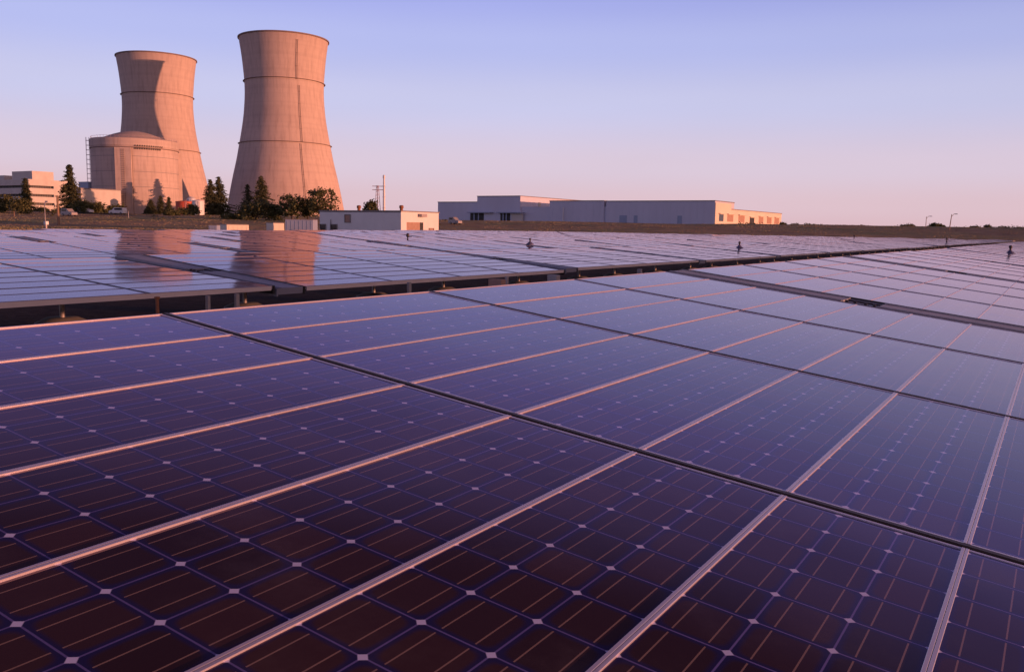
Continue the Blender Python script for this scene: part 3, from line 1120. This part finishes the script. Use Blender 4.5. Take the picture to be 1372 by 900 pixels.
# faint cladding seams
q = MB()
for px_ in range(812, 950, 9):
    q.box(wxp(px_)-.06, wxp(px_)+.06, -.05, -.002, -1, h1-.3)
for px_ in range(737, 803, 9):
    q.box(wxp(px_)-.06, wxp(px_)+.06, -.05, -.002, -1, h1-.3)
q.build('cladding_seams', M['warehouse'], w)
for a, b_ in ((903, 909), (845, 850), (826, 836)):
    MB().box(wxp(a), wxp(b_), -.08, -.002, 0, 4.0).build('door', M['blue'], w)

# ------------------------------------------------------------------ office building at the left edge
oc = at(43, 400)
ox, oy = 70, solve_y(96, oc)
oh = zpx(43, 240, 400)-oc.z
t = thing('office_building', 'banded office building with stacked sunlit floors at the left edge', 'office building', oc)
nf = 4
fh = oh/nf
for i in range(nf):
    z1 = oh - i*fh
    MB().box(-ox, 0, 0, oy, z1-fh*0.70, z1).build('floor_band', M['offwhite'], t)
    o_ = MB().box(-ox+.5, -1.2, 1.2, oy-.8, z1-fh, z1-fh*0.70-.003).build('window_band', M['dark'], t)
    q = MB()
    for k_ in range(24):
        y_ = 2+k_*oy/24
        if k_ < 14 and y_ < oy*0.6:
            q.box(-1.19, -1.05, y_, y_+.15, z1-fh+.01, z1-fh*.70-.01)
    for k_ in range(26):
        q.box(-3-k_*2.6, -2.85-k_*2.6, 1.05, 1.19, z1-fh+.01, z1-fh*.70-.01)
    q.build('mullions', M['roof'], o_)
    MB().box(-1.15, 0, oy*0.62, oy, z1-fh, z1-fh*.70-.003).build('stair_wall', M['offwhite'], t)
MB().box(-19, -2, 3, solve_y(80, oc), oh+.003, zpx(60, 229.5, 405)-oc.z).build('penthouse', M['offwhite'], t)
MB().box(-45, -26, 3, 20, oh+.003, oh+2.3).build('plant_room', M['offwhite'], t)

# ------------------------------------------------------------------ low building left of the drum, blue roof unit
lc = at(112, 450)
t = thing('service_building', 'low sunlit building between the tall conifer and the round reactor building', 'building', lc)
lh = zpx(135, 253.5, 450)-lc.z
ll = solve_y(165, lc)
MB().box(-18, 0, 0, ll, -1, lh).build('wall', M['offwhite'], t)
MB().box(-18.2, .2, -.2, ll+.2, lh+.002, lh+.5).build('roof', M['roof'], t)
for k_ in range(4):
    MB().box(-.1, .05, 4+k_*ll/4.4, 7+k_*ll/4.4, 2, 5).build('window', M['window'], t)
t = box_building('blue_annex', 'blue-grey roof block showing above the low sunlit building', 'building', at(122, 490), 9, 14, zpx(118, 244, 490)-at(122, 490).z, 'blue', 'blue')

# tanks
def tank(name, label, px, D, r_, h_, m_, dome=0.8, cat='tank'):
    p = at(px, D)
    t = thing(name, label, cat, p)
    MB().lathe([(r_, -1), (r_, h_)], 40, cap=False).build('shell', M[m_], t, smooth=True)
    MB().lathe([(r_+.15, h_), (r_+.15, h_+.3), (r_*.6, h_+dome*.7), (0.05, h_+dome)], 40, cap=False).build('roof', M[m_ if m_ == 'red' else 'white'], t, smooth=True)
    q = MB()
    a = PI/2-R(125)
    for s in (-.3, .3):
        q.tube([(r_*math.cos(a)+s*-math.sin(a), r_*math.sin(a)+s*math.cos(a), 0), (r_*1.02*math.cos(a)+s*-math.sin(a), r_*1.02*math.sin(a)+s*math.cos(a), h_+1)], .09, 4)
    for i in range(int(h_/0.8)):
        z = .5+i*.8
        q.tube([(r_*1.01*math.cos(a)+.3*math.sin(a), r_*1.01*math.sin(a)-.3*math.cos(a), z), (r_*1.01*math.cos(a)-.3*math.sin(a), r_*1.01*math.sin(a)+.3*math.cos(a), z)], .07, 4)
    q.build('ladder', M['pyl'], t)
tank('storage_tank', 'red round tank between the two cooling towers', 250, 420, 4.4, zpx(250, 271, 420)-at(250, 420).z, 'red')
tank('storage_tank', 'white sunlit tank just right of the red tank', 267, 400, 2.6, zpx(267, 270, 400)-at(267, 400).z, 'white')
tank('storage_tank', 'small pale dome behind the red tank', 258, 450, 2.2, zpx(258, 267.5, 450)-at(258, 450).z, 'warehouse', 1.6)

# ------------------------------------------------------------------ masts and poles
def pylon(px, D, ytop):
    p = at(px, D)
    t = thing('lattice_mast', 'grey lattice mast with cross arms beside the white stack', 'mast', p)
    h = zpx(px, ytop, D)-p.z
    q = MB()
    for sx in (-1, 1):
        for sy_ in (-1, 1):
            q.tube([(sx*.9, sy_*.9, 0), (sx*.25, sy_*.25, h)], .10, 4)
    n = 9
    for i in range(n):
        z0, z1 = h*i/n, h*(i+1)/n
        a0, a1 = .9-.65*i/n, .9-.65*(i+1)/n
        for s in (-1, 1):
            q.tube([(-a0, s*a0, z0), (a1, s*a1, z1)], .05, 3)
            q.tube([(s*a0, -a0, z0), (s*a1, a1, z1)], .05, 3)
    q.build('lattice', M['pyl'], t)
    for z in (h-.3, h-1.6):
        MB().box(-2.0, 2.0, -.12, .12, z-.12, z+.12, Matrix.Rotation(math.atan2(RT.y, RT.x), 4, 'Z')).build('cross_arm', M['pyl'], t)
pylon(505, 330, 248.5)
p = at(513.5, 330)
t = thing('white_stack', 'slim white stack rising behind the shed', 'stack', p)
h = zpx(513.5, 235.5, 330)-p.z
MB().lathe([(.5, 0), (.42, h*.6), (.32, h-1)], 14, cap=False).build('shaft', M['white'], t, smooth=True)
MB().lathe([(.33, h-1), (.45, h-.9), (.45, h), (.2, h+.3)], 14).build('head', M['white'], t, smooth=True)
q = MB()
for i in range(3):
    z = h*(i+1)/4
    q.lathe([(.50, z), (.60, z+.1), (.50, z+.25)], 12, cap=False)
q.build('bands', M['white'], t)

def pole(name, label, px, D, ytop, m_='wood', r_=.15, arm=0, lean=0.0, lamp=False, group=None):
    p = at(px, D)
    t = thing(name, label, 'lamp post' if lamp else 'pole', p, 0, group)
    h = zpx(px, ytop, D)-p.z
    e = RT*lean*h
    MB().tube([(0, 0, -.3), (e.x*.5, e.y*.5, h*.5), (e.x, e.y, h)], [r_, r_*.85, r_*.65], 8).build('shaft', M[m_], t, smooth=True)
    if arm:
        a = RT*arm
        o = MB().tube([(e.x, e.y, h-.6), (e.x+a.x*.5, e.y+a.y*.5, h+.1), (e.x+a.x, e.y+a.y, h+.15)], .06, 5).build('arm', M[m_], t)
        if lamp:
            MB().box(-.35, .35, -.15, .15, -.12, .06, Matrix.Translation((e.x+a.x, e.y+a.y, h+.12))).build('lamp_head', M['galv'], o)
    return t
pole('lamp_post', 'thin lamp post with a bare arm left of the leaning post on the right', 1233, 260, 290, 'wood', .10, arm=1.3, lamp=True)
pole('lamp_post', 'leaning lamp post with a short arm on the far right', 1264.5, 240, 287, 'wood', .13, arm=1.2, lean=.09, lamp=True)
pole('utility_pole', 'thick orange-lit wooden pole in front of the left conifer', 80.5, 170, 262, 'wood', .26, arm=1.6)
pole('lamp_post', 'thin pale lamp post standing at the field edge on the left', 63, 120, 271, 'galv', .06, arm=.4, lamp=True)
pole('utility_pole', 'thin pole standing among dark trees at the left edge', 22, 220, 283, 'wood', .12)
pole('utility_pole', 'faint thin pole beside the road under the reactor building', 174, 240, 283, 'galv', .1)
# bright equipment box at its foot
p = at(64, 115)
t = thing('meter_box', 'small sunlit meter box at the foot of the thin pale post', 'box', p)
MB().box(-.25, .25, -.2, .2, .5, 0.95).build('body', M['white'], t, bevel=.02)
MB().box(-.06, .06, -.06, .06, 0, .5).build('stand', M['galv'], t)

# ------------------------------------------------------------------ vehicles on the road
def van(px, D, label, rz, m_='white', L_=5.0):
    p = at(px, D)
    t = thing('parked_van', label, 'van', p, rz, 'vehicles parked by the plant road')
    q = MB()
    prof = [(-L_/2, .35), (-L_/2, 1.2), (-L_/2+.2, 2.0), (L_/2-1.9, 2.05), (L_/2-1.1, 1.25), (L_/2-.1, 1.05), (L_/2, .8), (L_/2, .35)]
    n = len(prof)
    q.v = [(x, -.95, z) for x, z in prof]+[(x, .95, z) for x, z in prof]
    q.f = [tuple(reversed(range(n))), tuple(range(n, 2*n))]+[(i, (i+1) % n, n+(i+1) % n, n+i) for i in range(n)]
    q.build('body', M[m_], t, bevel=.05)
    for s in (-1, 1):
        MB().box(-L_/2+.4, L_/2-2.0, s*.955-.01, s*.955+.01, 1.3, 1.85).build('window', M['window'], t)
        for xx in (-L_/2+.9, L_/2-.9):
            wv_ = MB().lathe([(.1, -.12), (.34, -.12), (.34, .12), (.1, .12)], 16, Matrix.Translation((xx, s*.86, .34)) @ Matrix.Rotation(PI/2, 4, 'X')).build('wheel', M['tyre'], t)
            MB().lathe([(.02, -.14), (.18, -.14), (.18, .14), (.02, .14)], 12, Matrix.Translation((xx, s*.86, .34)) @ Matrix.Rotation(PI/2, 4, 'X')).build('rim', M['galv'], wv_)
van(116, 270, 'white van parked left of the reactor building base', R(20))
van(160, 265, 'white van parked under the shaded edge of the reactor building', R(200))
van(95, 240, 'dull grey car low behind the grass at left', R(10), 'galv', 4.2)
van(608, 250, 'small pale vehicle in front of the blue warehouse left end', R(0), 'galv', 3.6)
# service road
q = MB()
pa = at(60, 262); pb = at(300, 285)
ns = 30
pts = []
for i in range(ns+1):
    c = pa+(pb-pa)*(i/ns)
    for s in (-4, 4):
        e = FW*s
        x, y = c.x+e.x, c.y+e.y
        pts.append((x, y, ground_h(x, y)+.12))
q.v = pts
q.f = [(2*i, 2*i+2, 2*i+3, 2*i+1) for i in range(ns)]
tag(q.build('road', M['asphalt']), kind='structure')

# ------------------------------------------------------------------ trees
def leaf_quads(q, c, size, rn, n, spread, flat=1.0):
    for _ in range(n):
        o = Vector((rn.gauss(0, 1), rn.gauss(0, 1), rn.gauss(0, flat)))*spread
        p = c+o
        a = Vector((rn.uniform(-1, 1), rn.uniform(-1, 1), rn.uniform(-.6, .6))).normalized()
        b_ = a.cross(Vector((rn.uniform(-1, 1), rn.uniform(-1, 1), rn.uniform(-1, 1)))).normalized()
        s = size*rn.uniform(.5, 1.2)
        i = len(q.v)
        q.v += [tuple(p-a*s), tuple(p-b_*s*.55), tuple(p+a*s), tuple(p+b_*s*.55)]
        q.f.append((i, i+1, i+2, i+3))
def conifer(px, D, ytop, width, label, seed, thin=1.0, group='conifers round the cooling towers', lean=0):
    rn = random.Random(seed)
    p = at(px, D)
    t = thing('conifer_tree', label, 'tree', p, 0, group)
    H = zpx(px, ytop, D)-p.z
    Wd = width/FPX*D/2
    q = MB(); br = MB()
    br.tube([(0, 0, -.5), (rn.uniform(-.1, .1), 0, H*.5), (0, 0, H*.97)], [H*.018, H*.011, H*.003], 7)
    z = H*.06
    while z < H*.985:
        f = 1-z/H
        rad = Wd*1.4*(f**.8)*rn.uniform(.7, 1.2)+.15
        nb = rn.randint(5, 8)
        for k in range(nb):
            if rn.random() < .12*thin:
                continue
            a = rn.uniform(0, 2*PI)
            rr = rad*rn.uniform(.6, 1.15)
            tip = Vector((rr*math.cos(a), rr*math.sin(a), z-rr*.22+rn.uniform(-.2, .2)))
            root = Vector((0, 0, z+rr*.08))
            br.tube([root, tip], [.05, .015], 3)
            ns_ = max(2, int(rr/(0.10+0.018*H)))
            for s in range(ns_):
                u = (s+.6)/ns_
                leaf_quads(q, root.lerp(tip, u), .10+.015*H, rn, int(6/thin)+1, (.26+.06*u)*(.4+H*.04), .4)
        z += H*rn.uniform(.018, .03)
    q.build('crown', M['conifer'], t)
    br.build('trunk', M['bark'], t)
    return t
def broadleaf(px, D, ytop, width, label, seed, m_='leaf', name='broadleaf_tree', cat='tree', group='broadleaf trees and bushes', gaps=.25, trunk=True, low=.25):
    rn = random.Random(seed)
    p = at(px, D)
    t = thing(name, label, cat, p, 0, group)
    H = zpx(px, ytop, D)-p.z
    Wd = width/FPX*D/2
    q = MB(); tr = MB()
    tr.tube([(0, 0, -.4), (rn.uniform(-.2, .2), rn.uniform(-.2, .2), H*.35), (0, 0, H*.7)], [H*.03, H*.022, H*.008], 7)
    ncl = int(34+Wd*6)
    for k in range(ncl):
        a = rn.uniform(0, 2*PI); r_ = Wd*math.sqrt(rn.random())*.95
        zc = low+(1-low)*rn.random()
        hh = H*(zc)
        lim = math.sqrt(max(0, 1-((zc-(low+1)/2)/((1-low)/2+.08))**2))
        c = Vector((r_*math.cos(a)*lim, r_*math.sin(a)*lim, hh*.96))
        if rn.random() < gaps*.4:
            continue
        tr.tube([(0, 0, H*.3*rn.uniform(.6, 1)), tuple(c)], [.08, .02], 3)
        leaf_quads(q, c, .30+H*.012, rn, 34, .26+Wd*.085, .8)
    q.build('crown', M[m_], t)
    if trunk:
        tr.build('trunk', M['bark'], t)
    return t

conifer(98, 290, 220, 27, 'tall pointed conifer left of the domed reactor building', 1)
conifer(39, 300, 238, 17, 'slim dark conifer in front of the banded office building', 2)
conifer(284, 460, 240, 27, 'left half of the dark conifer pair between the towers', 3)
conifer(295, 473, 236, 31, 'right taller half of the dark conifer pair between the towers', 4)
conifer(333, 424, 246, 26, 'thin see-through conifer at the left foot of the tall tower', 5, 1.8)
conifer(351, 420, 236, 34, 'wide ragged conifer in front of the tall tower', 6, 1.1)
conifer(204, 300, 268, 16, 'short conifer before the sunlit reactor drum, leftmost of three', 7)
conifer(217, 310, 262, 12, 'skinny conifer before the reactor drum, middle of three', 8, 1.5)
conifer(228, 305, 264, 12, 'skinny conifer before the reactor drum, rightmost of three', 9, 1.5)
broadleaf(391, 240, 261, 37, 'round dark tree standing before the right side of the tall tower', 11)
broadleaf(412, 245, 266, 28, 'small loose tree between two rounder trees by the tower', 12, gaps=.6)
broadleaf(431, 240, 253.5, 42, 'largest round tree just behind the left end of the shed', 13, gaps=.4)
broadleaf(345, 245, 270, 54, 'wide dense bush under the ragged conifer', 14, name='bush', cat='bush', low=.05)
broadleaf(372, 245, 276, 24, 'low reddish bush between the ragged conifer and the round tree', 15, name='bush', cat='bush', low=.05)
broadleaf(496, 270, 269.5, 19, 'small round tree poking above the shed roof', 16)
broadleaf(8, 250, 263, 34, 'dark round tree at the very left edge', 17, low=.05)
broadleaf(32, 245, 268, 30, 'dark dense tree below the slim conifer', 18, low=.05)
broadleaf(57, 300, 280, 20, 'low dark bush left of the wooden pole', 19, name='bush', cat='bush', low=.05)
broadleaf(113, 270, 270, 30, 'green bush right of the tall pointed conifer', 20, name='bush', cat='bush', low=.05)
broadleaf(134, 275, 273, 30, 'dense green bush below the sunlit low building', 21, name='bush', cat='bush', low=.05)
broadleaf(158, 280, 276, 24, 'dark green bush at the shaded edge of the reactor building', 22, name='bush', cat='bush', low=.05)
broadleaf(250, 300, 280, 24, 'low green bush before the red tank', 23, name='bush', cat='bush', low=.05)
broadleaf(260, 290, 274, 14, 'small pointed green bush between red and white tanks', 24, name='bush', cat='bush', low=.05)
broadleaf(312, 250, 290, 34, 'low dark scrub between the conifer pair and the tower foot', 25, name='bush', cat='bush', low=.05)
broadleaf(85, 262, 284, 30, 'dark red-brown bush behind the wooden pole', 26, name='bush', cat='bush', low=.05)
broadleaf(232, 280, 283, 22, 'low bush at the right foot of the reactor drum', 27, name='bush', cat='bush', low=.05)
# horizon bushes on the right
for i, (px, D, yt, wd, lb) in enumerate([
    (1043, 430, 299, 10, 'small dark bush touching the right end of the warehouse'),
    (1059, 430, 301, 12, 'low bush second to the right of the warehouse end'),
    (1078, 420, 302, 16, 'low bush where the hedge line begins, right of the warehouse'),
    (1210, 330, 302, 17, 'rounded bush left of the first lamp post on the right'),
    (1246, 300, 301, 16, 'windswept bush between the two lamp posts'),
    (1255, 300, 303, 6, 'tiny upright shrub at the foot of the leaning lamp post'),
    (1300, 330, 306, 14, 'low bush right of the leaning lamp post'),
    (1315, 320, 303, 6, 'tiny pointed shrub on the skyline at far right'),
    (1336, 330, 307, 18, 'pale low bush on the skyline near the right edge'),
    (1357, 330, 308, 20, 'dark low bush at the right edge of the skyline')]):
    broadleaf(px, D, yt, wd, lb, 40+i, name='bush', cat='bush', low=.05)
rn = random.Random(99)
# hedge-like scrub along the bank: uncountable
q = MB()
for i in range(130):
    px = rn.uniform(980, 1400)
    D = rn.uniform(310, 420)
    p = at(px, D)
    leaf_quads(q, p+Vector((0, 0, .2)), .32, rn, 14, rn.uniform(.4, 1.0), .3)
for i in range(60):
    px = rn.uniform(-30, 600)
    D = rn.uniform(230, 300)
    p = at(px, D)
    leaf_quads(q, p+Vector((0, 0, .2)), .3, rn, 10, rn.uniform(.3, .7), .35)
tag(q.build('scrub', M['leaf']), kind='stuff')
# dry grass tufts on the bank and along the field edge
q = MB()
for i in range(52000):
    px = rn.uniform(-60, 1430)
    D = 60+280*rn.random()
    p = at(px, D)
    if p.x + 0.47*p.y > -36 and p.y < 156:
        continue
    for _ in range(2):
        a = rn.uniform(0, PI)
        w_ = rn.uniform(.06, .16); h_ = rn.uniform(.04, .09)
        o = Vector((rn.uniform(-.5, .5), rn.uniform(-.5, .5), -.05))
        c = p+o
        i0 = len(q.v)
        dx, dy = math.cos(a)*w_, math.sin(a)*w_
        q.v += [(c.x-dx, c.y-dy, c.z), (c.x+dx, c.y+dy, c.z), (c.x+dx*1.2, c.y+dy*1.2+.1, c.z+h_), (c.x-dx*.8, c.y-dy*.8+.1, c.z+h_*1.2)]
        q.f.append((i0, i0+1, i0+2, i0+3))
tag(q.build('grass', M['grassblade']), kind='stuff')
